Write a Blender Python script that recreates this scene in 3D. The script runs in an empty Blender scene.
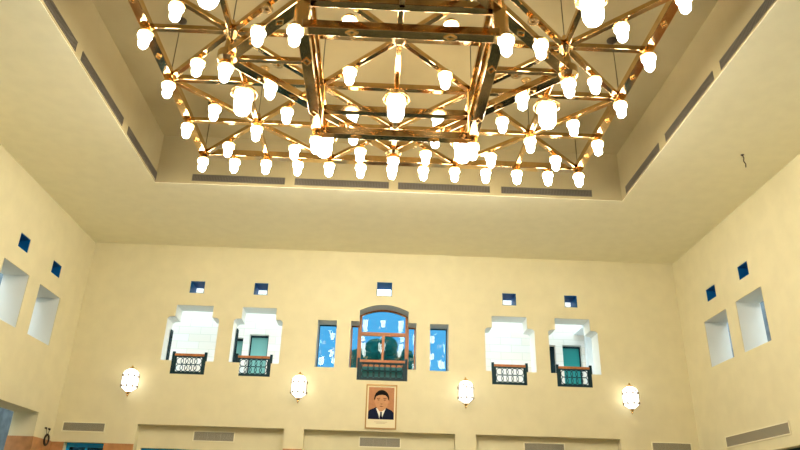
import bpy, bmesh, math
from mathutils import Vector, Matrix

S = bpy.context.scene
COL = S.collection
PI = math.pi

# ------------------------------------------------------------------ camera, world, exposure
cam_data = bpy.data.cameras.new('camera')
cam_data.sensor_width = 36.0
cam_data.lens = 672.99 / 800 * 36.0
cam_data.clip_end = 300
cam = bpy.data.objects.new('camera', cam_data)
COL.objects.link(cam)
CAMX = -0.235
rx = Vector((0.99893363, -0.03849382, 0.02549166))
fw = Vector((0.02476197, 0.91269769, 0.40788451)).normalized()
up = rx.cross(fw).normalized()
rx = fw.cross(up).normalized()
cam.matrix_world = Matrix(((rx.x, up.x, -fw.x, CAMX), (rx.y, up.y, -fw.y, 0.0), (rx.z, up.z, -fw.z, 1.6), (0, 0, 0, 1)))
S.camera = cam

SKY_STRENGTH = 4.2
LAMP_STRENGTH = 52.0
SCONCE_STRENGTH = 2.6
S.view_settings.view_transform = 'Standard'
S.view_settings.look = 'None'
S.view_settings.gamma = 1.0
S.view_settings.use_curve_mapping = False
S.view_settings.exposure = 0.06

w = bpy.data.worlds.new('World')
S.world = w
w.use_nodes = True
nt = w.node_tree
nt.nodes.clear()
wo = nt.nodes.new('ShaderNodeOutputWorld')
bg = nt.nodes.new('ShaderNodeBackground')
tc = nt.nodes.new('ShaderNodeTexCoord')
sx = nt.nodes.new('ShaderNodeSeparateXYZ')
cr = nt.nodes.new('ShaderNodeValToRGB')
nt.links.new(tc.outputs['Generated'], sx.inputs[0])
nt.links.new(sx.outputs['Z'], cr.inputs[0])
cr.color_ramp.elements[0].position = 0.0
cr.color_ramp.elements[0].color = (0.95, 1.0, 1.0, 1)
cr.color_ramp.elements[1].position = 0.7
cr.color_ramp.elements[1].color = (0.62, 0.84, 1.0, 1)
nt.links.new(cr.outputs[0], bg.inputs[0])
bg.inputs[1].default_value = SKY_STRENGTH
nt.links.new(bg.outputs[0], wo.inputs[0])

# ------------------------------------------------------------------ dimensions (metres)
W = 13.8          # half width of the hall
YB = 30.0         # back wall
YN = -1.3         # near wall
H = 13.49         # ceiling height
HC = 15.6         # coffer ceiling
CH = 9.13         # half size of the coffer opening
CY = 14.345       # centre of the coffer and of the chandelier
T = 1.0           # wall thickness
U = 1.112         # chandelier module


# ------------------------------------------------------------------ materials
def mat(name, col, rough=0.6, metal=0.0, spec=0.3, noise=0.0, nscale=6.0, bump=0.0, emit=None, estr=0.0, alt=None):
    m = bpy.data.materials.new(name)
    m.use_nodes = True
    n = m.node_tree
    b = n.nodes['Principled BSDF']
    b.inputs['Base Color'].default_value = (*col, 1)
    b.inputs['Roughness'].default_value = rough
    b.inputs['Metallic'].default_value = metal
    b.inputs['Specular IOR Level'].default_value = spec
    if noise or bump or alt:
        t = n.nodes.new('ShaderNodeTexNoise')
        t.inputs['Scale'].default_value = nscale
        t.inputs['Detail'].default_value = 5
        c = n.nodes.new('ShaderNodeTexCoord')
        n.links.new(c.outputs['Object'], t.inputs['Vector'])
        if noise or alt:
            r = n.nodes.new('ShaderNodeValToRGB')
            a = alt if alt else tuple(x * (1 - noise) for x in col)
            r.color_ramp.elements[0].position = 0.35
            r.color_ramp.elements[0].color = (*a, 1)
            r.color_ramp.elements[1].position = 0.65
            r.color_ramp.elements[1].color = (*col, 1)
            n.links.new(t.outputs[0], r.inputs[0])
            n.links.new(r.outputs[0], b.inputs['Base Color'])
        if bump:
            bp = n.nodes.new('ShaderNodeBump')
            bp.inputs['Strength'].default_value = bump
            bp.inputs['Distance'].default_value = 0.02
            n.links.new(t.outputs[0], bp.inputs['Height'])
            n.links.new(bp.outputs[0], b.inputs['Normal'])
    if emit:
        b.inputs['Emission Color'].default_value = (*emit, 1)
        b.inputs['Emission Strength'].default_value = estr
    return m


def glass(name, tint, refl=0.12):
    m = bpy.data.materials.new(name)
    m.use_nodes = True
    n = m.node_tree
    n.nodes.clear()
    o = n.nodes.new('ShaderNodeOutputMaterial')
    mx = n.nodes.new('ShaderNodeMixShader')
    tr = n.nodes.new('ShaderNodeBsdfTransparent')
    gl = n.nodes.new('ShaderNodeBsdfGlossy')
    tr.inputs[0].default_value = (*tint, 1)
    gl.inputs['Roughness'].default_value = 0.02
    mx.inputs[0].default_value = refl
    n.links.new(tr.outputs[0], mx.inputs[1])
    n.links.new(gl.outputs[0], mx.inputs[2])
    n.links.new(mx.outputs[0], o.inputs[0])
    return m


M = {}
M['wall'] = mat('cream_plaster', (0.76, 0.69, 0.455), 0.9, noise=0.05, nscale=1.5, bump=0.08)
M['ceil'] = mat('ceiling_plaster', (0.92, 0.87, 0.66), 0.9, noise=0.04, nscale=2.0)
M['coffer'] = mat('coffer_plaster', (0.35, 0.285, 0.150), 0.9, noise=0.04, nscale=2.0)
M['floor'] = mat('cream_marble', (0.66, 0.60, 0.46), 0.22, alt=(0.58, 0.52, 0.40), nscale=0.8)
M['added_carpet'] = mat('added_teal_carpet', (0.05, 0.085, 0.08), 0.95, noise=0.4, nscale=3)
M['brass'] = mat('polished_brass', (0.70, 0.48, 0.23), 0.12, 1.0, noise=0.25, nscale=3.0)
M['brass2'] = mat('satin_brass', (0.84, 0.58, 0.26), 0.26, 1.0)
M['glow'] = mat('opal_glass_lit', (0.9, 0.9, 0.85), 0.3, emit=(1.0, 0.94, 0.78), estr=LAMP_STRENGTH)
M['opal_off'] = mat('opal_glass_unlit', (0.85, 0.83, 0.76), 0.25)
M['sglow'] = mat('lantern_glass_lit', (0.9, 0.9, 0.85), 0.3, emit=(1.0, 0.97, 0.88), estr=SCONCE_STRENGTH)
M['bronze'] = mat('dark_bronze', (0.16, 0.11, 0.06), 0.4, 0.6)
M['cable'] = mat('dark_cable', (0.05, 0.035, 0.02), 0.5)
M['slot'] = mat('slot_dark_grey', (0.07, 0.06, 0.045), 0.7, metal=0.0)
M['slot2'] = mat('slot_fin_grey', (0.12, 0.10, 0.075), 0.6)
M['gframe'] = mat('grille_frame_cream', (0.86, 0.80, 0.58), 0.5)
M['gslat'] = mat('grille_slat_grey', (0.36, 0.33, 0.25), 0.45, metal=0.2)
M['gback'] = mat('grille_back_dark', (0.10, 0.09, 0.07), 0.8)
M['blue'] = mat('blue_glazed_tile', (0.003, 0.11, 0.33), 0.5, spec=0.15)
M['white'] = mat('white_stone', (0.86, 0.87, 0.86), 0.85)
M['iron'] = mat('dark_teal_iron', (0.004, 0.028, 0.040), 0.5, spec=0.25)
M['wood'] = mat('orange_brown_wood', (0.52, 0.19, 0.06), 0.4, noise=0.3, nscale=12)
M['reveal'] = mat('white_reveal_plaster', (0.78, 0.79, 0.74), 0.9)
M['darkglass'] = glass('dark_teal_glass', (0.10, 0.20, 0.20), 0.10)
M['panel'] = mat('dimming_wood_panelling', (0.16, 0.10, 0.06), 0.5, noise=0.3, nscale=2)  # dark panelling invented for the unseen near wall, to dim the ceiling
M['stone'] = mat('brown_dado_stone', (0.56, 0.27, 0.11), 0.45, noise=0.25, nscale=3)
M['teal'] = mat('teal_painted_door', (0.02, 0.30, 0.30), 0.35)
M['paleteal'] = mat('pale_teal_door', (0.20, 0.48, 0.46), 0.35)
M['bluedoor'] = mat('blue_painted_frame', (0.02, 0.42, 0.90), 0.35)
M['glass_sky'] = glass('blue_tinted_glass', (0.16, 0.34, 0.45), 0.016)
M['glass_clear'] = glass('clear_glass', (0.22, 0.32, 0.36), 0.08)
M['leaf'] = mat('dark_green_leaf', (0.12, 0.42, 0.22), 0.8, noise=0.5, nscale=5)
M['bark'] = mat('bark_brown', (0.12, 0.08, 0.05), 0.9)
M['grey'] = mat('weathered_grey_wall', (0.28, 0.34, 0.38), 0.9, noise=0.35, nscale=2)
M['ground'] = mat('pale_terrace_ground', (0.6, 0.58, 0.52), 0.9)


def stone_courses():
    m = mat('white_stone_courses', (0.86, 0.87, 0.86), 0.85)
    n = m.node_tree
    b = n.nodes['Principled BSDF']
    c = n.nodes.new('ShaderNodeTexCoord')
    mp = n.nodes.new('ShaderNodeMapping')
    mp.inputs['Rotation'].default_value = (PI / 2, 0, 0)
    br = n.nodes.new('ShaderNodeTexBrick')
    br.inputs['Color1'].default_value = (0.90, 0.85, 0.80, 1)
    br.inputs['Color2'].default_value = (0.87, 0.78, 0.68, 1)
    br.inputs['Mortar'].default_value = (0.72, 0.68, 0.58, 1)
    br.inputs['Scale'].default_value = 1.0
    br.inputs['Mortar Size'].default_value = 0.012
    br.inputs['Brick Width'].default_value = 1.1
    br.inputs['Row Height'].default_value = 0.38
    n.links.new(c.outputs['Object'], mp.inputs[0])
    n.links.new(mp.outputs[0], br.inputs['Vector'])
    n.links.new(br.outputs['Color'], b.inputs['Base Color'])
    return m


M['courses'] = stone_courses()


# ------------------------------------------------------------------ helpers
def newbm():
    return bmesh.new()


def obj(name, bm, m, parent=None, loc=(0, 0, 0), smooth=False, bevel=0.0):
    me = bpy.data.meshes.new(name)
    bmesh.ops.recalc_face_normals(bm, faces=bm.faces)
    bm.to_mesh(me)
    bm.free()
    me.materials.append(m)
    if smooth:
        me.polygons.foreach_set('use_smooth', [True] * len(me.polygons))
    o = bpy.data.objects.new(name, me)
    COL.objects.link(o)
    o.location = loc
    if parent:
        o.parent = parent
    if bevel:
        md = o.modifiers.new('bevel', 'BEVEL')
        md.width = bevel
        md.segments = 2
    return o


def struct(name, bm, m):
    o = obj(name, bm, m)
    o['kind'] = 'structure'
    return o


def thing(name, label, cat, loc=(0, 0, 0), group=None):
    o = bpy.data.objects.new(name, None)
    COL.objects.link(o)
    o.location = loc
    o.empty_display_size = 0.3
    tag(o, label, cat, group)
    return o


def tag(o, label, cat, group=None):
    o['label'] = label
    o['category'] = cat
    if group:
        o['group'] = group
    return o


def box(bm, a, b):
    vs = [bm.verts.new((x, y, z)) for z in (a[2], b[2]) for y in (a[1], b[1]) for x in (a[0], b[0])]
    for f in ((0, 1, 3, 2), (4, 6, 7, 5), (0, 4, 5, 1), (2, 3, 7, 6), (0, 2, 6, 4), (1, 5, 7, 3)):
        bm.faces.new([vs[i] for i in f])


def beam(bm, p, q, wid, hgt):
    """box beam with horizontal width wid; p, q lie on its bottom centre line"""
    p, q = Vector(p), Vector(q)
    d = (q - p)
    s = Vector((-d.y, d.x, 0))
    if s.length < 1e-6:
        s = Vector((1, 0, 0))
    s = s.normalized() * wid / 2
    k = d.normalized().cross(s.normalized())
    if k.z < 0:
        k = -k
    k = k * hgt
    vs = [bm.verts.new(v) for v in (p - s, p + s, p + s + k, p - s + k, q - s, q + s, q + s + k, q - s + k)]
    for f in ((0, 1, 2, 3), (7, 6, 5, 4), (0, 4, 5, 1), (1, 5, 6, 2), (2, 6, 7, 3), (3, 7, 4, 0)):
        bm.faces.new([vs[i] for i in f])


def lathe(bm, prof, seg=20, c=(0, 0, 0), rot=0.0):
    rings = []
    for r, z in prof:
        if r < 1e-5:
            rings.append([bm.verts.new((c[0], c[1], c[2] + z))])
        else:
            rings.append([bm.verts.new((c[0] + r * math.cos(rot + 2 * PI * k / seg), c[1] + r * math.sin(rot + 2 * PI * k / seg), c[2] + z)) for k in range(seg)])
    for a, b in zip(rings, rings[1:]):
        for k in range(seg):
            k2 = (k + 1) % seg
            if len(a) == 1 and len(b) == 1:
                continue
            if len(a) == 1:
                bm.faces.new((a[0], b[k], b[k2]))
            elif len(b) == 1:
                bm.faces.new((a[k], b[0], a[k2]))
            else:
                bm.faces.new((a[k], b[k], b[k2], a[k2]))


def tube(bm, pts, r, seg=6):
    pts = [Vector(p) for p in pts]
    rings = []
    for i, p in enumerate(pts):
        d = (pts[min(i + 1, len(pts) - 1)] - pts[max(i - 1, 0)]).normalized()
        a = d.orthogonal().normalized() if abs(d.z) > 0.9 else d.cross(Vector((0, 0, 1))).normalized()
        b = d.cross(a).normalized()
        if rings:
            pass
        rings.append([bm.verts.new(p + r * (math.cos(2 * PI * k / seg) * a + math.sin(2 * PI * k / seg) * b)) for k in range(seg)])
    for a, b in zip(rings, rings[1:]):
        for k in range(seg):
            bm.faces.new((a[k], a[(k + 1) % seg], b[(k + 1) % seg], b[k]))
    bm.faces.new(rings[0])
    bm.faces.new(rings[-1])


def ring(bm, c, R, r, axis='z', seg=20, s2=6, squash=1.0):
    c = Vector(c)
    vs = []
    for i in range(seg):
        t = 2 * PI * i / seg
        row = []
        for j in range(s2):
            u = 2 * PI * j / s2
            q = R + r * math.cos(u)
            a, b, h = q * math.cos(t), q * math.sin(t) * squash, r * math.sin(u)
            row.append(bm.verts.new(c + (Vector((a, b, h)) if axis == 'z' else Vector((a, h, b)))))
        vs.append(row)
    for i in range(seg):
        for j in range(s2):
            bm.faces.new((vs[i][j], vs[(i + 1) % seg][j], vs[(i + 1) % seg][(j + 1) % s2], vs[i][(j + 1) % s2]))


def slab(outer, holes, mp, t0, t1):
    """extruded polygon with holes. mp(u, v, t) -> 3D"""
    bm = newbm()
    edges = []
    for loop in [outer] + holes:
        vs = [bm.verts.new((u, v, 0)) for u, v in loop]
        for i in range(len(vs)):
            edges.append(bm.edges.new((vs[i], vs[(i + 1) % len(vs)])))
    bmesh.ops.triangle_fill(bm, edges=edges, use_beauty=True, use_dissolve=False)
    ext = bmesh.ops.extrude_face_region(bm, geom=list(bm.faces))
    for v in [g for g in ext['geom'] if isinstance(g, bmesh.types.BMVert)]:
        v.co.z = 1
    for v in bm.verts:
        v.co = Vector(mp(v.co.x, v.co.y, t0 + (t1 - t0) * v.co.z))
    return bm


def rect(u0, v0, u1, v1):
    return [(u0, v0), (u1, v0), (u1, v1), (u0, v1)]


def poly_y(bm, pts, y0, y1):
    """closed polygon in x,z extruded from y0 to y1"""
    a = [bm.verts.new((x, y0, z)) for x, z in pts]
    b = [bm.verts.new((x, y1, z)) for x, z in pts]
    bm.faces.new(a)
    bm.faces.new(b[::-1])
    for i in range(len(pts)):
        j = (i + 1) % len(pts)
        bm.faces.new((a[i], b[i], b[j], a[j]))


# ------------------------------------------------------------------ back wall
SQ_BACK = [(-9.06, -8.40, 11.17, 11.75), (-6.11, -5.48, 11.19, 11.77), (-0.42, 0.29, 11.35, 12.03),
           (5.47, 6.12, 11.12, 11.71), (8.40, 9.0, 11.13, 11.71)]


def stepped(x0, x1, s):
    """outline of a corbelled gallery opening; x0..x1 is its widest extent, s=-1 left / 1 right notch shift"""
    nx0, nx1 = (x0 + 0.50, x1 - 0.34) if s < 0 else (x0 + 0.26, x1 - 0.45)
    return [(nx0, 7.44), (nx1, 7.44), (nx1, 8.03), (x1, 8.03), (x1, 9.94), (x1 - 0.10, 10.02), (x1 - 0.33, 10.04),
            (x1 - 0.33, 10.58), (x0 + 0.33, 10.58), (x0 + 0.33, 10.04), (x0 + 0.10, 10.02), (x0, 9.94), (x0, 8.03), (nx0, 8.03)]


OPEN = [(-9.86, -7.52, -1), (-6.86, -4.64, -1), (4.61, 6.90, 1), (7.54, 9.83, 1)]
arch = [(-1.53, 7.97), (-1.16, 7.97), (-1.16, 7.44), (1.10, 7.44), (1.10, 7.97), (1.47, 7.97), (1.47, 10.11), (1.10, 10.11), (1.10, 10.62)]
for k in range(1, 12):
    a = k / 12
    x = 1.10 - 2.26 * a
    arch.append((x, 10.62 + 0.31 * (1 - (2 * a - 1) ** 2)))
arch += [(-1.16, 10.62), (-1.16, 10.11), (-1.53, 10.11)]
SW = [(-3.04, -2.18, 7.95, 10.10), (2.09, 2.94, 7.95, 10.10)]
upper = [rect(a, c, b, d) for a, b, c, d in SQ_BACK] + [stepped(*o) for o in OPEN] + [arch] + [rect(a, c, b, d) for a, b, c, d in SW]
ALC = [(-10.34, -4.13), (-3.28, 3.20), (4.10, 10.38)]
DOORX = (-13.25, -11.58)
mpB = lambda u, v, t: (u, YB + t, v)
o_front = [(-W - T, 0), (DOORX[0], 0), (DOORX[0], 4.46), (DOORX[1], 4.46), (DOORX[1], 0)]
for a, b in ALC:
    o_front += [(a, 0), (a, 5.27), (b, 5.27), (b, 0)]
o_front += [(11.58, 0), (11.58, 4.30), (13.25, 4.30), (13.25, 0), (W + T, 0), (W + T, HC + 0.6), (-W - T, HC + 0.6)]
struct('wall_back', slab(o_front, upper, mpB, 0.0, 0.03), M['wall'])
ZS = 6.4
low = [p for p in o_front if p[1] < 6] + [(W + T, ZS), (-W - T, ZS)]
struct('wall_back_lower', slab(low, [], mpB, 0.03, 0.36), M['wall'])
struct('wall_back_upper', slab(rect(-W - T, ZS, W + T, HC + .6), upper, mpB, 0.03, T), M['reveal'])
o_rear = [(-W - T, 0), (DOORX[0], 0), (DOORX[0], 4.46), (DOORX[1], 4.46), (DOORX[1], 0)]
for a, b in ALC:
    o_rear += [(a + 0.18, 0), (a + 0.18, 4.34), (b - 0.18, 4.34), (b - 0.18, 0)]
o_rear += [(11.58, 0), (11.58, 4.30), (13.25, 4.30), (13.25, 0), (W + T, 0), (W + T, ZS), (-W - T, ZS)]
struct('wall_back_inner', slab(o_rear, [], mpB, 0.36, T), M['wall'])

# ------------------------------------------------------------------ side walls
mpL = lambda u, v, t: (-W - t, u, v)
mpR = lambda u, v, t: (W + t, u, v)
SIDE_SQ_L = [(23.74, 24.51, 10.75, 11.31), (26.57, 27.37, 10.75, 11.29)]
SIDE_W_L = [(23.12, 25.06, 7.98, 10.05), (25.98, 27.88, 8.0, 10.04)]
SIDE_SQ_R = [(23.72, 24.47, 10.72, 11.27), (26.40, 27.22, 10.70, 11.24)]
SIDE_W_R = [(23.14, 25.05, 8.0, 10.03), (25.84, 27.80, 8.02, 9.99)]
NEAR_DAYLIGHT = [(a + d, a + d + 1.93, 7.98, 10.05) for a in (4.0, 13.4) for d in (0, 2.9)]  # added unseen window openings, letting cool daylight onto the near ceiling
outL = [(YN, 0), (3, 0), (3, 4.8), (9, 4.8), (9, 0), (25.2, 0), (25.2, 5.40), (28.37, 5.40), (28.37, 0), (YB, 0), (YB, HC + 0.6), (YN, HC + 0.6)]  # includes an unseen near doorway, added to let daylight in
hl = [rect(a, c, b, d) for a, b, c, d in SIDE_SQ_L + SIDE_W_L + NEAR_DAYLIGHT]
struct('wall_left', slab(outL, hl, mpL, 0, .03), M['wall'])
struct('wall_left_lower', slab([p for p in outL if p[1] < 6] + [(YB, ZS), (YN, ZS)], [], mpL, .03, T), M['wall'])
struct('wall_left_upper', slab(rect(YN, ZS, YB, HC + .6), hl, mpL, .03, T), M['reveal'])
outR = [(YN, 0), (3, 0), (3, 4.8), (9, 4.8), (9, 0), (20.0, 0), (20.0, 4.37), (24.28, 4.37), (24.28, 0), (YB, 0), (YB, HC + 0.6), (YN, HC + 0.6)]  # the near doorway out of view is an added daylight opening
hr = [rect(a, c, b, d) for a, b, c, d in SIDE_SQ_R + SIDE_W_R + NEAR_DAYLIGHT]
struct('wall_right', slab(outR, hr, mpR, 0, .03), M['wall'])
struct('wall_right_lower', slab([p for p in outR if p[1] < 6] + [(YB, ZS), (YN, ZS)], [], mpR, .03, T), M['wall'])
struct('wall_right_upper', slab(rect(YN, ZS, YB, HC + .6), hr, mpR, .03, T), M['reveal'])
bm = newbm()
box(bm, (-W - T, YN - T, 0), (W + T, YN, HC + 0.6))
struct('wall_near', bm, M['panel'])
bm = newbm()
box(bm, (-W - T, YN - T, -0.3), (W + T, YB + T, 0.0))
struct('floor', bm, M['floor'])
bm = newbm()
box(bm, (-10.5, YN + .6, 0.0), (10.5, 13.0, 0.02))  # unseen dark sheet, added to cut floor bounce onto the near ceiling
tag(obj('added_carpet', bm, M['added_carpet']), 'dark teal carpet put unseen on the near floor to dim the ceiling', 'added_carpet')
bm = newbm()
box(bm, (-12.5, 25.0, 0.0), (12.5, 29.3, 0.02))  # unseen dark strip, added so the brass undersides reflect something dark
tag(obj('added_carpet', bm, M['added_carpet']), 'dark teal carpet strip put unseen by the back wall to darken brass reflections', 'added_carpet')
# ceiling lip with the square coffer opening
mpC = lambda u, v, t: (u, v, H + t)
struct('ceiling', slab([(-W, YN), (W, YN), (W, YB), (-W, YB)], [rect(-CH, CY - CH, CH, CY + CH)], mpC, 0.0, 0.015), M['ceil'])
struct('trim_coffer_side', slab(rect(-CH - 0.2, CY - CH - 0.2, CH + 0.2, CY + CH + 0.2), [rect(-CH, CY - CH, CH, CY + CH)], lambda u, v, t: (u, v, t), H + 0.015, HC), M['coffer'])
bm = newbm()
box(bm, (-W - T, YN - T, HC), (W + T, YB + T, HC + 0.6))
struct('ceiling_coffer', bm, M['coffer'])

# blue glazed linings of the small square openings
TI = 0.03
n_tr = 0


def lining(kind, a, b, c, d):
    global n_tr
    n_tr += 1
    mp = {'B': mpB, 'L': mpL, 'R': mpR}[kind]
    struct('trim_%d' % n_tr, slab(rect(a + .001, c + .001, b - .001, d - .001), [rect(a + TI, c + TI, b - TI, d - TI)], mp, 0.02, T), M['blue'])


for q in SQ_BACK:
    lining('B', *q)
for q in SIDE_SQ_L:
    lining('L', *q)
for q in SIDE_SQ_R:
    lining('R', *q)

# ------------------------------------------------------------------ dado and doors below
bm = newbm()
e = 0.03
for a, b in ((-13.77, -13.25), (-11.58, -10.36), (-4.11, -3.30), (3.22, 4.08), (10.40, 11.58), (13.25, 13.77)):
    box(bm, (a, YB - e, 0), (b, YB, 4.45))
struct('trim_dado_back', bm, M['stone'])
bm = newbm()
box(bm, (-W, 28.37, 0), (-W + e, YB - e, 4.47))
box(bm, (-W - T, 28.37 - e, 0), (-W + e, 28.37, 4.47))
box(bm, (-W, 9, 0), (-W + e, 25.2, 4.47))
struct('trim_dado_left', bm, M['stone'])
bm = newbm()
box(bm, (W - e, 24.28, 0), (W, YB - e, 4.30))
box(bm, (W - e, 9, 0), (W, 20.0, 4.30))
struct('trim_dado_right', bm, M['stone'])


def door(n, x0, x1, ztop, y, leaves, transom, fm, gm):
    root = bpy.data.objects.new('door_%d' % n, None)
    COL.objects.link(root)
    root['kind'] = 'structure'
    root.location = ((x0 + x1) / 2, y, 0)
    cx = (x0 + x1) / 2
    hw = (x1 - x0) / 2 - 0.004
    bm = newbm()
    box(bm, (-hw, 0, 0.004), (-hw + .12, .12, ztop - .004))
    box(bm, (hw - .12, 0, 0.004), (hw, .12, ztop - .004))
    box(bm, (-hw + .12, 0, ztop - .17), (hw - .12, .12, ztop - .004))
    box(bm, (-hw + .12, 0.01, transom), (hw - .12, .11, transom + .12))
    for k in range(1, leaves):
        x = -hw + 2 * hw * k / leaves
        box(bm, (x - .05, .01, 0.004), (x + .05, .11, ztop - .17))
    obj('door_frame', bm, fm, root)
    bm = newbm()
    box(bm, (-hw + .11, .05, .1), (hw - .11, .07, ztop - .15))
    obj('glass_pane', bm, gm, root)


door(1, DOORX[0], DOORX[1], 4.46, YB + .30, 2, 2.8, M['bluedoor'], M['glass_sky'])
door(2, 11.58, 13.25, 4.30, YB + .30, 2, 2.8, M['bluedoor'], M['glass_sky'])
for k, (a, b) in enumerate(ALC):
    door(3 + k, a + .18, b - .18, 4.34, YB + .5, 6, 3.0, M['iron'] if k else M['bluedoor'], M['darkglass'])
root = bpy.data.objects.new('door_6', None)
COL.objects.link(root)
root['kind'] = 'structure'
root.location = (W + .3, 22.14, 0)
bm = newbm()
box(bm, (0, -2.13, .004), (.1, -2.0, 4.36))
box(bm, (0, 2.0, .004), (.1, 2.13, 4.36))
box(bm, (0, -2.0, 4.2), (.1, 2.0, 4.36))
box(bm, (.02, -.05, .004), (.08, .05, 4.2))
obj('door_frame', bm, M['iron'], root)
bm = newbm()
box(bm, (.04, -1.99, .05), (.06, 1.99, 4.21))
obj('glass_pane', bm, M['gback'], root)

# ------------------------------------------------------------------ outside the hall
bm = newbm()
box(bm, (-60, -40, -0.6), (60, 80, -0.31))
struct('ground', bm, M['ground'])
bm = newbm()   # gallery floor slab
box(bm, (-W - T, YB + T + .002, 7.1), (-4.0, YB + 4.1, 7.4))
box(bm, (3.5, YB + T + .002, 7.1), (W + T, YB + 4.1, 7.4))
struct('floor_gallery', bm, M['ground'])
YG = YB + 4.0


def gx(px):
    return px


# gallery wall seen through the openings, with its recesses
gwl = slab([(-16, 0), (-3.9, 0), (-3.9, 13.6), (-16, 13.6)],
           [rect(-7.60, 7.42, -7.14, 10.16), rect(-6.83, 7.42, -5.86, 10.36)], lambda u, v, t: (u, YG + t, v), 0, .5)
struct('wall_gallery_left', gwl, M['courses'])
gwr = slab([(3.9, 0), (16, 0), (16, 13.6), (3.9, 13.6)],
           [rect(8.55, 7.42, 8.90, 10.33), rect(9.26, 7.42, 10.26, 10.36)], lambda u, v, t: (u, YG + t, v), 0, .5)
struct('wall_gallery_right', gwr, M['courses'])
bm = newbm()
box(bm, (10.42, YB + 3.6, 7.4), (10.72, YB + 4.0, 10.9))
box(bm, (9.9, YB + 2.6, 10.9), (13.0, YB + 4.0, 11.15))
struct('trim_gallery_pillar', bm, M['white'])


def gallery_door(n, x0, x1, z1, m):
    root = bpy.data.objects.new('door_%d' % n, None)
    COL.objects.link(root)
    root['kind'] = 'structure'
    root.location = ((x0 + x1) / 2, YG + .3, 7.42)
    hw = (x1 - x0) / 2 - .003
    h = z1 - 7.42
    bm = newbm()
    box(bm, (-hw, 0, 0), (-hw + .07, .1, h - .003))
    box(bm, (hw - .07, 0, 0), (hw, .1, h - .003))
    box(bm, (-hw + .07, 0, h - .1), (hw - .07, .1, h - .003))
    obj('door_frame', bm, M['iron'], root)
    bm = newbm()
    box(bm, (-hw + .06, .03, .0), (hw - .06, .07, h - .09))
    obj('door_leaf', bm, m, root)


gallery_door(7, -7.60, -7.14, 10.16, M['paleteal'])
gallery_door(8, -6.83, -5.86, 10.36, M['paleteal'])
gallery_door(9, 8.55, 8.90, 10.33, M['iron'])
gallery_door(10, 9.26, 10.26, 10.36, M['teal'])
# weathered walls outside the side windows, set close and tall to block skylight
for nm, x in (('wall_outside_left', -17.3), ('wall_outside_right', 16.7)):
    bm = newbm()
    box(bm, (x, 20, 0), (x + .6, 33, 12.5))
    struct(nm, bm, M['grey'])

# trees behind the centre window
import random
rnd = random.Random(4)


def tree(x, y, h, r, label):
    root = thing('tree', label, 'tree', (x, y, -0.31))
    bm = newbm()
    lathe(bm, [(.28, 0), (.22, h * .5), (.1, h * .8), (0, h * .82)], 8)
    obj('trunk', bm, M['bark'], root)
    bm = newbm()
    for k in range(150):
        a = rnd.random() * 2 * PI
        q = rnd.random() ** .4 * r
        z = h * .42 + rnd.random() * (h * .58 - r * .4)
        lim = 1.0
        s = bmesh.ops.create_icosphere(bm, subdivisions=2, radius=r * (.22 + .14 * rnd.random()))
        for v in s['verts']:
            v.co += Vector((rnd.uniform(-.12, .12), rnd.uniform(-.12, .12), rnd.uniform(-.12, .12)))
            v.co += Vector((q * lim * math.cos(a), q * lim * math.sin(a), z))
    obj('crown', bm, M['leaf'], root)


tree(0.0, 47, 13.9, 2.4, 'broad dark green tree standing outside behind the centre window')

# ------------------------------------------------------------------ centre and side windows (structure)


def window(n, x0, x1, z0, z1, y, fw_, m_f, m_g, mull=None, bars=()):
    root = bpy.data.objects.new('window_%d' % n, None)
    COL.objects.link(root)
    root['kind'] = 'structure'
    root.location = ((x0 + x1) / 2, y, z0)
    hw, h = (x1 - x0) / 2 - .003, z1 - z0 - .003
    bm = newbm()
    box(bm, (-hw, 0, 0.003), (-hw + fw_, .09, h))
    box(bm, (hw - fw_, 0, 0.003), (hw, .09, h))
    box(bm, (-hw + fw_, 0, 0.003), (hw - fw_, .09, fw_))
    box(bm, (-hw + fw_, 0, h - fw_), (hw - fw_, .09, h))
    obj('window_frame', bm, m_f, root)
    bm = newbm()
    box(bm, (-hw + fw_ - .01, .04, fw_ - .01), (hw - fw_ + .01, .05, h - fw_ + .01))
    obj('glass_pane', bm, m_g, root)
    return root


for k, (a, b, c, d) in enumerate(SW):
    window(1 + k, a, b, c, d, YB + .84, .035, M['iron'], M['glass_sky'])
window(3, -1.53, -1.165, 7.97, 10.11, YB + .84, .05, M['wood'], M['glass_sky'])
window(4, 1.105, 1.47, 7.97, 10.11, YB + .84, .05, M['wood'], M['glass_sky'])
root = bpy.data.objects.new('window_5', None)
COL.objects.link(root)
root['kind'] = 'structure'
root.location = (-0.03, YB + .80, 7.44)
bm = newbm()
for x in (-1.14, 1.02):
    box(bm, (x, 0, .01), (x + .12, .12, 3.18))
box(bm, (-.05, 0, .88), (.05, .12, 2.22))
box(bm, (-1.02, 0, 2.22), (1.02, .12, 2.38))
box(bm, (-1.02, 0, .78), (1.02, .12, .88))
ar = [(-1.14 + 2.28 * k / 16, 3.165 + .315 * (1 - (k / 8 - 1) ** 2)) for k in range(17)]
for (ax, az), (bx_, bz) in zip(ar, ar[1:]):
    poly_y(bm, [(ax, az - .07), (bx_, bz - .07), (bx_, bz), (ax, az)], 0.0, .12)
obj('window_frame', bm, M['wood'], root)
bm = newbm()
poly_y(bm, [(-1.04, .70), (1.04, .70)] + [(x * .92, z - .05) for x, z in ar[::-1]], .05, .06)
obj('glass_pane', bm, M['glass_sky'], root)
bm = newbm()
box(bm, (-1.02, .02, .01), (1.02, .10, .78))
obj('lower_panel', bm, mat('deep_teal_panel', (.008, .15, .17), .3), root)


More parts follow.
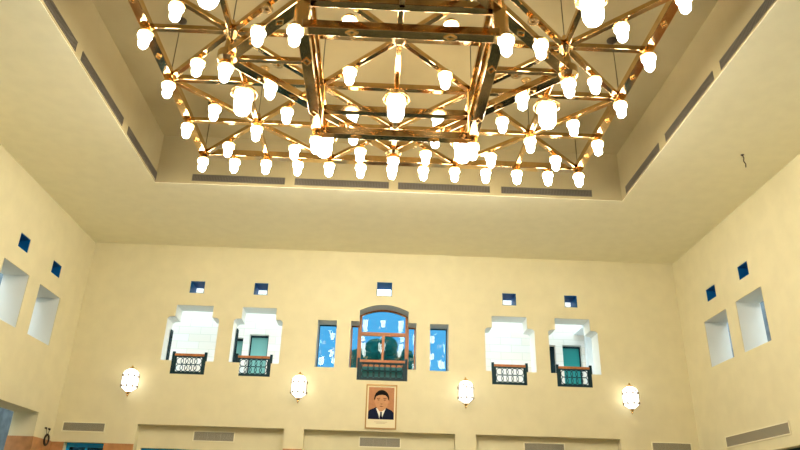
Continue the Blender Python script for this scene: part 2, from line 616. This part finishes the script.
# ------------------------------------------------------------------ balustrades
def balustrade(x0, x1, label, y=YB + .06, cols=5):
    cx = (x0 + x1) / 2
    hw = (x1 - x0) / 2
    r = thing('balustrade', label, 'railing', (cx, y, 7.45), 'iron balustrades of the upper openings')
    bm = newbm()
    for s in (-1, 1):
        box(bm, (s * hw - .055, -.055, 0.0), (s * hw + .055, .055, .98))
        obj('post', bm, M['iron'], r)
        bm = newbm()
    bm.free()
    bm = newbm()
    box(bm, (-hw + .056, -.05, .80), (hw - .056, .05, .90))
    obj('handrail', bm, M['wood'], r)
    bm = newbm()
    box(bm, (-hw + .056, -.03, .745), (hw - .056, .03, .79))
    box(bm, (-hw + .056, -.03, 0.0), (hw - .056, .03, .11))
    n = cols
    wd = 2 * (hw - .056)
    for s in (-1, 1):
        box(bm, (s * (hw - .056) - (.09 if s > 0 else 0), -.03, .11), (s * (hw - .056) + (.09 if s < 0 else 0), .03, .745))
    rr = .165
    st = (wd - .18 - 2 * rr) / (n - 1)
    for k in range(n):
        x = -wd / 2 + .09 + rr + st * k
        for z in (.28, .575):
            ring(bm, (x, 0, z), rr * .95, .017, 'y', 18, 5, squash=1.0)
    obj('lattice_panel', bm, M['iron'], r)
    return r


balustrade(-9.31, -7.90, 'iron lattice balustrade in the leftmost tall opening of the back wall')
balustrade(-6.52, -5.00, 'iron lattice balustrade in front of the pale teal gallery door')
balustrade(4.93, 6.46, 'iron lattice balustrade in the opening just right of the centre windows')
balustrade(7.85, 9.36, 'iron lattice balustrade in the rightmost opening, dark teal door behind')
balustrade(-1.10, 1.03, 'wide dark balustrade under the arched centre window', cols=7)
for x, z1, lab in ((-9.81, 9.60, 'narrow dark casement leaf folded open in the leftmost tall opening'),
                   (-6.80, 9.75, 'narrow dark casement leaf folded open left of the pale teal door')):
    r = thing('casement_leaf', lab, 'shutter', (x, YB + .84, 8.04))
    z0 = 0
    h = z1 - r.location.z
    bm = newbm()
    box(bm, (-.025, -.13, 0), (.025, -.10, h))
    box(bm, (-.025, .10, 0), (.025, .13, h))
    box(bm, (-.025, -.10, 0), (.025, .10, .06))
    box(bm, (-.025, -.10, h - .06), (.025, .10, h))
    obj('leaf_frame', bm, M['iron'], r)
    bm = newbm()
    box(bm, (-.006, -.10, .05), (.006, .10, h - .05))
    obj('glass_pane', bm, M['glass_clear'], r)


# ------------------------------------------------------------------ air grilles
def grille(x0, x1, z0, z1, y, label, side=False, panels=3):
    if not side:
        c = ((x0 + x1) / 2, y, z0)
        mp = lambda u, v, t: (u, -t, v)
    else:
        c = (W, (x0 + x1) / 2, z0)
        mp = lambda u, v, t: (-t, u, v)
    r = thing('air_grille', label, 'vent', c, 'wall air grilles')
    hw, h = (x1 - x0) / 2, z1 - z0
    f = .045
    obj('grille_frame', slab(rect(-hw, 0, hw, h), [rect(-hw + f, f, hw - f, h - f)], mp, .001, .035), M['gframe'], r)

    def bx(bm, u0, v0, t0, u1, v1, t1):
        a, b = mp(u0, v0, t0), mp(u1, v1, t1)
        box(bm, tuple(map(min, a, b)), tuple(map(max, a, b)))
    bm = newbm()
    bx(bm, -hw + f, f, .001, hw - f, h - f, .004)
    obj('backing', bm, M['gback'], r)
    pw = 2 * (hw - f) / panels
    for p in range(panels):
        bm = newbm()
        u0 = -hw + f + pw * p
        n = max(8, int(pw / .035))
        for k in range(n):
            u = u0 + pw * (k + .5) / n
            bx(bm, u - pw / n * .36, f, .005, u + pw / n * .36, h - f, .022)
        bx(bm, u0, f, .005, u0 + .012, h - f, .028)
        obj('slat_panel', bm, M['gslat'], r)


grille(-13.46, -11.66, 4.87, 5.28, YB, 'grey air grille above the blue doorway at the far left of the back wall')
grille(-8.03, -6.25, 4.67, 5.11, YB + .36, 'grey air grille in the left wall recess')
grille(-.93, .89, 4.64, 5.08, YB + .36, 'grey air grille in the middle recess under the portrait')
grille(6.22, 8.03, 4.62, 5.06, YB + .36, 'grey air grille in the right wall recess')
grille(11.71, 13.47, 4.78, 5.20, YB, 'grey air grille right of the last recess beside the right corner')
grille(23.07, 27.57, 4.75, 5.19, 0, 'long grey air grille on the right side wall', side=True, panels=4)

# ------------------------------------------------------------------ slot diffusers round the coffer


def slot(kind, a, b, label):
    z0, z1 = 13.64, 13.90
    if kind == 'B':
        mp = lambda u, v, t: (u, CY + CH - t, v)
    elif kind == 'L':
        mp = lambda u, v, t: (-CH + t, u, v)
        z0, z1 = 13.62, 13.90
    else:
        mp = lambda u, v, t: (CH - t, u, v)
        z0, z1 = 13.58, 13.86
    m0 = mp((a + b) / 2, z0, 0)
    r = thing('slot_diffuser', label, 'vent', m0, 'dark slot diffusers round the ceiling coffer')

    def bx(bm, u0, v0, t0, u1, v1, t1):
        p, q = Vector(mp(u0, v0, t0)) - Vector(m0), Vector(mp(u1, v1, t1)) - Vector(m0)
        box(bm, tuple(map(min, p, q)), tuple(map(max, p, q)))
    bm = newbm()
    bx(bm, a, z0, .001, b, z1, .006)
    obj('backing', bm, M['slot'], r)
    bm = newbm()
    n = int((b - a) / .06)
    for k in range(n):
        u = a + (b - a) * (k + .5) / n
        bx(bm, u - .012, z0, .007, u + .012, z1, .02)
    bx(bm, a, z0 - .015, .001, b, z0, .02)
    bx(bm, a, z1, .001, b, z1 + .015, .02)
    obj('fin_row', bm, M['slot2'], r)


for (a, b), l in zip([(-7.74, -4.14), (-3.76, -.08), (.28, 3.90), (4.35, 7.95)],
                     ['leftmost', 'second from the left', 'third from the left', 'rightmost']):
    slot('B', a, b, 'dark slot diffuser on the far side of the coffer, ' + l)
for (a, b), l in zip([(20.12, 23.48), (16.10, 19.62), (12.2, 15.72)], ['farthest from the camera', 'in the middle', 'nearest to the camera']):
    slot('L', a, b, 'dark slot diffuser on the left side of the coffer, ' + l)
    slot('R', a - .45, b - .5, 'dark slot diffuser on the right side of the coffer, ' + l)

# ------------------------------------------------------------------ chandelier
CZ = 13.36
ch = thing('chandelier', 'huge square gilded brass chandelier of star lattices with dozens of lit lamps under the coffer', 'chandelier', (0, CY, CZ))


def N(i, j, z=0.0):
    return ((i - 6) * U, (6 - j) * U, z)


def cbeam(name, p, q, wid, hgt, m='brass'):
    bm = newbm()
    beam(bm, p, q, wid, hgt)
    return obj(name, bm, M[m], ch, bevel=0.012)


# outer and inner square grid
for j in (0, 4, 8, 12):
    for i in (0, 4, 8):
        wd = .27 if j in (0, 12) else .17
        cbeam('grid_beam', N(i, j), N(i + 4, j), wd, .24 if j in (0, 12) else .18)
        cbeam('grid_beam', N(j, i), N(j, i + 4), wd, .24 if j in (0, 12) else .18)
# eight rays in every square
for ci in (2, 6, 10):
    for cj in (2, 6, 10):
        for di in (-2, 0, 2):
            for dj in (-2, 0, 2):
                if di or dj:
                    cbeam('ray_beam', N(ci, cj, .01), N(ci + di * .97, cj + dj * .97, .01), .15, .15)
        bm = newbm()
        lathe(bm, [(0, -.03), (.12, -.03), (.18, .0), (.18, .20), (.10, .26), (.06, .42), (0, .42)], 16, N(ci, cj))
        obj('hub', bm, M['brass'], ch, smooth=False)
# middle level star, one metre lower
ZM = -.86
star = [((2, 6), (4, 4)), ((2, 6), (4, 8)), ((10, 6), (8, 4)), ((10, 6), (8, 8)), ((6, 2), (4, 4)), ((6, 2), (8, 4)), ((6, 10), (4, 8)), ((6, 10), (8, 8)),
        ((4, 4), (8, 4)), ((4, 8), (8, 8)), ((4, 4), (4, 8)), ((8, 4), (8, 8))]
for a, b in star[:8]:
    cbeam('star_beam', N(*a, ZM), N(*b, ZM), .30, .22)
for a, b in star[8:]:
    cbeam('star_beam', N(*a, ZM), N(*b, ZM), .22, .2)
for i in (2, 10):
    cbeam('star_brace', N(i, 6, ZM), N(6 - (6 - i) * .5, 6, ZM), .14, .14)
    cbeam('star_brace', N(6, i, ZM), N(6, 6 - (6 - i) * .5, ZM), .14, .14)
# lowest square
ZL = -1.65
for a, b in (((4, 4), (8, 4)), ((4, 8), (8, 8)), ((4, 4), (4, 8)), ((8, 4), (8, 8))):
    cbeam('low_beam', N(*a, ZL), N(*b, ZL), .27, .22)
# posts
for i, j in ((4, 4), (8, 4), (4, 8), (8, 8)):
    bm = newbm()
    x, y, _ = N(i, j)
    box(bm, (x - .13, y - .13, ZL - .02), (x + .13, y + .13, .2))
    obj('corner_post', bm, M['brass2'], ch, bevel=.015)
for i, j in ((2, 6), (10, 6), (6, 2), (6, 10)):
    bm = newbm()
    x, y, _ = N(i, j)
    lathe(bm, [(0, ZM - .1), (.2, ZM - .1), (.26, ZM), (.26, ZM + .22), (.13, ZM + .3), (.09, -.2), (.2, 0)], 14, (x, y, 0))
    obj('star_hub', bm, M['brass'], ch)
# V braces seen at the near side of the star
for x0, x1 in ((4.9, 5.3), (6, 6.001), (7.1, 6.7)):
    cbeam('star_tie', N(x0, 8, ZM + .2), N(x1, 8, -.02), .13, .1, 'brass2')
# rings under the lattice
for i, j in ((3, 7), (3, 5), (9, 7), (9, 5)):
    bm = newbm()
    x, y, _ = N(i, j)
    lathe(bm, [(.05, 0), (.05, -.12), (.15, -.12), (.15, -.06), (.1, -.04), (.1, 0)], 16, (x, y, 0))
    obj('empty_socket_ring', bm, M['brass2'], ch)
# diamond bosses on the broad beams


def diamond(p, d, s=.11):
    bm = newbm()
    d = Vector((d[0], d[1], 0)).normalized()
    n = Vector((-d.y, d.x, 0))
    p = Vector(p)
    o_ = [p + d * s * 1.4, p + n * s, p - d * s * 1.4, p - n * s]
    i_ = [p + (v - p) * .72 for v in o_]
    lo = [bm.verts.new(v - Vector((0, 0, .03))) for v in o_]
    li = [bm.verts.new(v - Vector((0, 0, .03))) for v in i_]
    ho = [bm.verts.new(v) for v in o_]
    hi = [bm.verts.new(v) for v in i_]
    for k in range(4):
        q = (k + 1) % 4
        bm.faces.new((lo[k], lo[q], li[q], li[k]))
        bm.faces.new((lo[k], ho[k], ho[q], lo[q]))
        bm.faces.new((li[k], li[q], hi[q], hi[k]))
    obj('diamond_boss', bm, M['brass2'], ch)


for i in (5, 7):
    diamond(N(i, 8, ZL), (1, 0))
    diamond(N(i, 4, ZL), (1, 0))
for i in (4, 8):
    for j in (5, 7):
        diamond(N(i, j, ZL), (0, 1))
for i in (0, 12):
    for j in (1, 3, 5, 7):
        diamond(N(i, j, 0), (0, 1), .09)
for a, b in star[:8]:
    for t in (.35, .7):
        p = Vector(N(*a, ZM)).lerp(Vector(N(*b, ZM)), t)
        diamond(p, Vector(N(*b)) - Vector(N(*a)))

# cables with canopies up to the coffer ceiling
DZ = HC - CZ
for i, j in [(i, j) for i in (0, 4, 8, 12) for j in (0, 4, 8, 12)] + [(i, j) for i in (2, 10) for j in (2, 6, 10)]:
    x, y, _ = N(i, j)
    bm = newbm()
    lathe(bm, [(.013, .15), (.013, DZ - .05)], 8, (x, y, 0))
    c = obj('suspension_cable', bm, M['cable'], ch)
    bm = newbm()
    lathe(bm, [(0, DZ - .10), (.06, DZ - .10), (.16, DZ - .04), (.17, DZ - .001), (0, DZ - .001)], 16, (x, y, 0))
    obj('ceiling_canopy', bm, M['cable'] if i in (0, 12) else M['brass2'], c)


# lamps
def big_lamp_bms(s):
    cap = newbm()
    lathe(cap, [(0, .02), (.07, .02), (.07, -.07), (.15, -.09), (.215, -.15), (.235, -.20), (.24, -.235), (.21, -.245), (0, -.24)], 22)
    g = newbm()
    lathe(g, [(0, -.246), (.165, -.246), (.172, -.29), (.150, -.32), (.152, -.50), (.14, -.57), (.11, -.63), (.06, -.66), (0, -.67)], 22)
    for b in (cap, g):
        for v in b.verts:
            v.co *= s
    return cap, g


def lamp_bms(s):
    if s > 1.2:
        return big_lamp_bms(s)
    cap = newbm()
    lathe(cap, [(0, .02), (.05, .02), (.11, .0), (.13, -.08), (.17, -.09), (.205, -.115), (.205, -.14), (.17, -.15), (0, -.15)], 18)
    g = newbm()
    lathe(g, [(0, -.151), (.165, -.151), (.18, -.18), (.18, -.24), (.155, -.285), (.13, -.30), (.132, -.44), (.115, -.53), (.07, -.585), (0, -.605)], 18)
    for b in (cap, g):
        for v in b.verts:
            v.co *= s
    return cap, g


PROTO = {}
LAMPS = []


def put_lamp(i, j, z=0.0, big=False, drop=0.0):
    x, y, _ = N(i, j)
    key = big
    if key not in PROTO:
        cb, gb = lamp_bms(1.62 if big else 1.0)
        c = obj('large_lamp' if big else 'lamp', cb, M['brass2'], ch, (x, y, z - drop), smooth=True)
        g = obj('glass_shade', gb, M['glow'], c, smooth=True)
        PROTO[key] = (c, g)
    else:
        pc, pg = PROTO[key]
        c = pc.copy()
        COL.objects.link(c)
        c.parent = ch
        c.location = (x, y, z - drop)
        g = pg.copy()
        COL.objects.link(g)
        g.parent = c
    LAMPS.append(c)
    if drop:
        bm = newbm()
        for a in range(3):
            t = 2 * PI * a / 3 + .5
            tube(bm, [(.07 * math.cos(t), .07 * math.sin(t), 0), (.07 * math.cos(t), .07 * math.sin(t), drop)], .022)
        obj('hanging_rods', bm, M['brass2'], c)


for i in range(13):
    put_lamp(i, 0)
for j in (2, 4, 6, 8):
    put_lamp(0, j)
    put_lamp(12, j)
for i, j in ((1, 1), (3, 1), (1, 3), (3, 3), (9, 1), (11, 1), (9, 3), (11, 3), (5, 1), (7, 1), (4.82, 3.05), (7.18, 3.05),
             (1, 5), (1, 7), (11, 5), (11, 7), (2, 2), (10, 2)):
    put_lamp(i, j)
for i, j in ((4.80, 5.0), (7.2, 5.0), (4.85, 6.85), (7.15, 6.85)):
    put_lamp(i, j, -.05)
for i, j in ((3, 5), (9, 5), (3, 7), (9, 7), (5, 3), (7, 3)):
    put_lamp(i - (.12 if i < 6 else -.12), j, ZM + .22)
put_lamp(6, 2, ZM - .08)
put_lamp(2, 6, ZM - .08)
put_lamp(10, 6, ZM - .08)
for i, j in ((4, 4), (8, 4)):
    put_lamp(i, j, ZL)
for i, j in ((3.86, 8.0), (8.14, 8.0)):
    put_lamp(i, j, ZM, drop=.62)
for i, j in ((2, 4), (6, 4.05), (10, 4), (4, 2), (8, 2), (2, 8), (10, 8)):
    put_lamp(i, j, 0, big=True)
# near half of the chandelier: unseen lamps, made unlit to dim the near ceiling
cap, gls = newbm(), newbm()
pts = [(i, 12, 0, 1.0) for i in range(13)] + [(0, 10, 0, 1.0), (12, 10, 0, 1.0)]
pts += [(i, j, 0, 1.0) for i, j in ((1, 11), (3, 11), (5, 11), (7, 11), (9, 11), (11, 11), (1, 9), (3, 9), (5, 9), (7, 9), (9, 9), (11, 9), (2, 10), (6, 10), (10, 10))]
pts += [(4, 10, 0, 1.62), (8, 10, 0, 1.62)]
for i, j, z, s in pts:
    x, y, _ = N(i, j)
    cb, gb = lamp_bms(s)
    for src, dst in ((cb, cap), (gb, gls)):
        mp_ = {v: dst.verts.new(v.co + Vector((x, y, z))) for v in src.verts}
        for f in src.faces:
            dst.faces.new([mp_[v] for v in f.verts])
        src.free()
o1 = obj('near_lamps', cap, M['brass2'], ch, smooth=True)
o1['kind'] = 'stuff'
obj('glass_shades', gls, M['opal_off'], o1, smooth=True)


# ------------------------------------------------------------------ wall lanterns
def sconce(x, zc, label):
    r = thing('wall_lantern', label, 'lamp', (x, YB, zc), 'lit wall lanterns')
    yo = -.42
    bm = newbm()
    box(bm, (-.09, -.03, .10), (.09, -.001, .45))
    box(bm, (-.03, yo, .42), (.03, -.03, .48))
    obj('bracket', bm, M['brass2'], r)
    bm = newbm()
    lathe(bm, [(.12, .46), (.15, .48), (.11, .53), (.05, .56), (.03, .62), (0, .64)], 8, (0, yo, 0), PI / 8)
    obj('lantern_cap', bm, M['brass2'], r)
    bm = newbm()
    lathe(bm, [(0, -.51), (.10, -.50), (.27, -.36), (.335, -.30), (.335, .26), (.30, .34), (.22, .42), (.12, .47), (0, .47)], 8, (0, yo, 0), PI / 8)
    obj('lantern_glass', bm, M['sglow'], r)
    bm = newbm()
    for k in range(8):
        a = PI / 8 + 2 * PI * k / 8
        c, s = math.cos(a), math.sin(a)
        tube(bm, [(.10 * c, yo + .10 * s, -.50), (.345 * c, yo + .345 * s, -.30), (.345 * c, yo + .345 * s, .26), (.285 * c, yo + .285 * s, .34)], .016, 5)
        a2 = a + PI / 8
        c, s = math.cos(a2), math.sin(a2)
        for z in (.16, -.27):
            q = .335
            lathe(bm, [(0, -.07), (.05, 0), (0, .07)], 5, (q * c, yo + q * s, z))
    for z, q in ((.26, .345), (-.30, .345)):
        pts_ = [(q * math.cos(PI / 8 + 2 * PI * k / 8), yo + q * math.sin(PI / 8 + 2 * PI * k / 8), z) for k in range(9)]
        for p, qq in zip(pts_, pts_[1:]):
            tube(bm, [p, qq], .010, 5)
    obj('lantern_ribs', bm, M['bronze'], r)
    bm = newbm()
    lathe(bm, [(.10, -.50), (.09, -.55), (.04, -.60), (.045, -.64), (.02, -.68), (0, -.74)], 12, (0, yo, 0))
    obj('finial', bm, M['brass2'], r)


for x, zc, l in ((-10.85, 7.02, 'lit brass wall lantern nearest the left corner of the back wall'),
                 (-3.60, 6.99, 'lit brass wall lantern just left of the framed portrait'),
                 (3.63, 6.99, 'lit brass wall lantern just right of the framed portrait'),
                 (10.88, 6.98, 'lit brass wall lantern nearest the right corner of the back wall')):
    sconce(x, zc, l)

# ------------------------------------------------------------------ framed portrait
pr = thing('framed_portrait', 'framed colour photograph of a man in a dark suit and tie on the back wall', 'picture', (-.02, YB, 5.36))
obj('picture_frame', slab(rect(-.68, 0, .68, 1.90), [rect(-.62, .06, .62, 1.84)], lambda u, v, t: (u, -t, v), .001, .06), mat('gilt_frame', (.42, .26, .10), .4, .6), pr)
bm = newbm()
box(bm, (-.625, -.02, .055), (.625, -.001, 1.845))
obj('mount', bm, mat('cream_mount', (.84, .76, .52), .7), pr)
P = {'print_background': (.50, .24, .12), 'suit': (.012, .016, .04), 'shirt': (.85, .84, .78), 'necktie': (.01, .01, .03), 'neck': (.62, .29, .14),
     'ears': (.55, .26, .13), 'face': (.62, .32, .16), 'hair': (.012, .010, .010), 'features': (.16, .06, .035), 'caption': (.55, .42, .25)}
PM = {k: mat('printed_' + k, v, .8, spec=.03, noise=.12, nscale=9) for k, v in P.items()}
lay = [.020]


def printed(name, polys):
    bm = newbm()
    y = -lay[0] - .003
    for p in polys:
        poly_y(bm, p, y, y + .0025)
    lay[0] += .003
    obj(name, bm, PM[name], pr)


def ell(cx, cz, a, b, n=24, t0=0, t1=2 * PI):
    return [(cx + a * math.cos(t0 + (t1 - t0) * k / n), cz + b * math.sin(t0 + (t1 - t0) * k / n)) for k in range(n)]


printed('print_background', [rect(-.56, .41, .56, 1.78)])
printed('suit', [[(-.555, .415), (.555, .415), (.555, .70), (.46, .80), (.22, .90), (.10, .93), (-.20, .93), (-.33, .87), (-.50, .80), (-.555, .72)]])
printed('shirt', [[(-.17, .92), (.16, .92), (.20, .86), (.10, .62), (.03, .415), (-.05, .415), (-.13, .66), (-.22, .86)]])
printed('necktie', [[(-.045, .72), (.045, .72), (.035, .64), (.06, .50), (.03, .415), (-.05, .415), (-.06, .50), (-.03, .64)]])
printed('neck', [[(-.17, 1.05), (.17, 1.05), (.16, .86), (.03, .74), (-.05, .74), (-.17, .86)]])
_pp = printed


def printed(name, polys):
    _pp(name, [[((x + .01) * 1.13, 1.17 + (z - 1.19) * 1.10) for x, z in p] for p in polys])


printed('ears', [ell(-.275, 1.20, .04, .085, 12), ell(.275, 1.20, .04, .085, 12)])
printed('face', [[(x * (1.0 if z > 1.15 else .94), z) for x, z in ell(0, 1.19, .265, .365, 28)]])
hair = [(.29 * math.cos(t), 1.30 + .335 * math.sin(t)) for t in [PI * k / 16 for k in range(17)]]
hair = [(.29, 1.22)] + hair + [(-.29, 1.22), (-.245, 1.28), (-.22, 1.38), (-.12, 1.43), (.02, 1.45), (.14, 1.43), (.215, 1.37), (.245, 1.28)]
printed('hair', [hair])
printed('features', [[(-.19, 1.315), (-.06, 1.325), (-.06, 1.30), (-.19, 1.285)], [(.06, 1.325), (.19, 1.315), (.19, 1.285), (.06, 1.30)],
                     ell(-.12, 1.245, .045, .017, 10), ell(.12, 1.245, .045, .017, 10),
                     [(-.045, 1.10), (.045, 1.10), (.03, 1.08), (-.03, 1.08)], [(-.09, 1.0), (0, 1.012), (.09, 1.0), (0, .975)]])
printed = _pp
printed('caption', [rect(-.28, .29, .28, .305), rect(-.20, .24, .20, .255)])

# ------------------------------------------------------------------ small things
r = thing('cable_coil', 'small dark cable coil hanging from two hooks on the left wall beside the corner', 'cable', (-W, 29.42, 4.30))
bm = newbm()
for k, dr in enumerate((.0, .025, -.02)):
    ring(bm, (.06 + .03 * k, 0, .16), .20 + dr, .022, 'z', 22, 6)
for v in bm.verts:
    v.co = Vector((v.co.z - .10 + .0, v.co.x - .07, .16 + v.co.y))
for v in bm.verts:
    v.co.x = .06 + (v.co.x - .06) * .9
obj('coil', bm, M['cable'], r)
for dy in (-.22, .10):
    bm = newbm()
    tube(bm, [(.002, dy, .60), (.06, dy, .60), (.07, dy, .55)], .035, 8)
    h_ = obj('hook', bm, M['cable'], r)
    bm = newbm()
    tube(bm, [(.065, dy, .56), (.06, dy * .6, .46), (.06, dy * .3, .36)], .010, 6)
    obj('cord', bm, M['cable'], h_)

r = thing('dangling_wire', 'short dark wire end hanging from a hole in the right part of the ceiling', 'wire', (11.95, 19.6, H))
bm = newbm()
lathe(bm, [(0, -.02), (.05, -.02), (.06, -.001), (0, -.001)], 10)
obj('ceiling_rose', bm, M['cable'], r)
bm = newbm()
tube(bm, [(0, 0, -.02), (.03, 0, -.12), (.0, 0, -.25), (.05, 0, -.36), (.03, 0, -.48)], .018, 6)
obj('wire', bm, M['cable'], r)
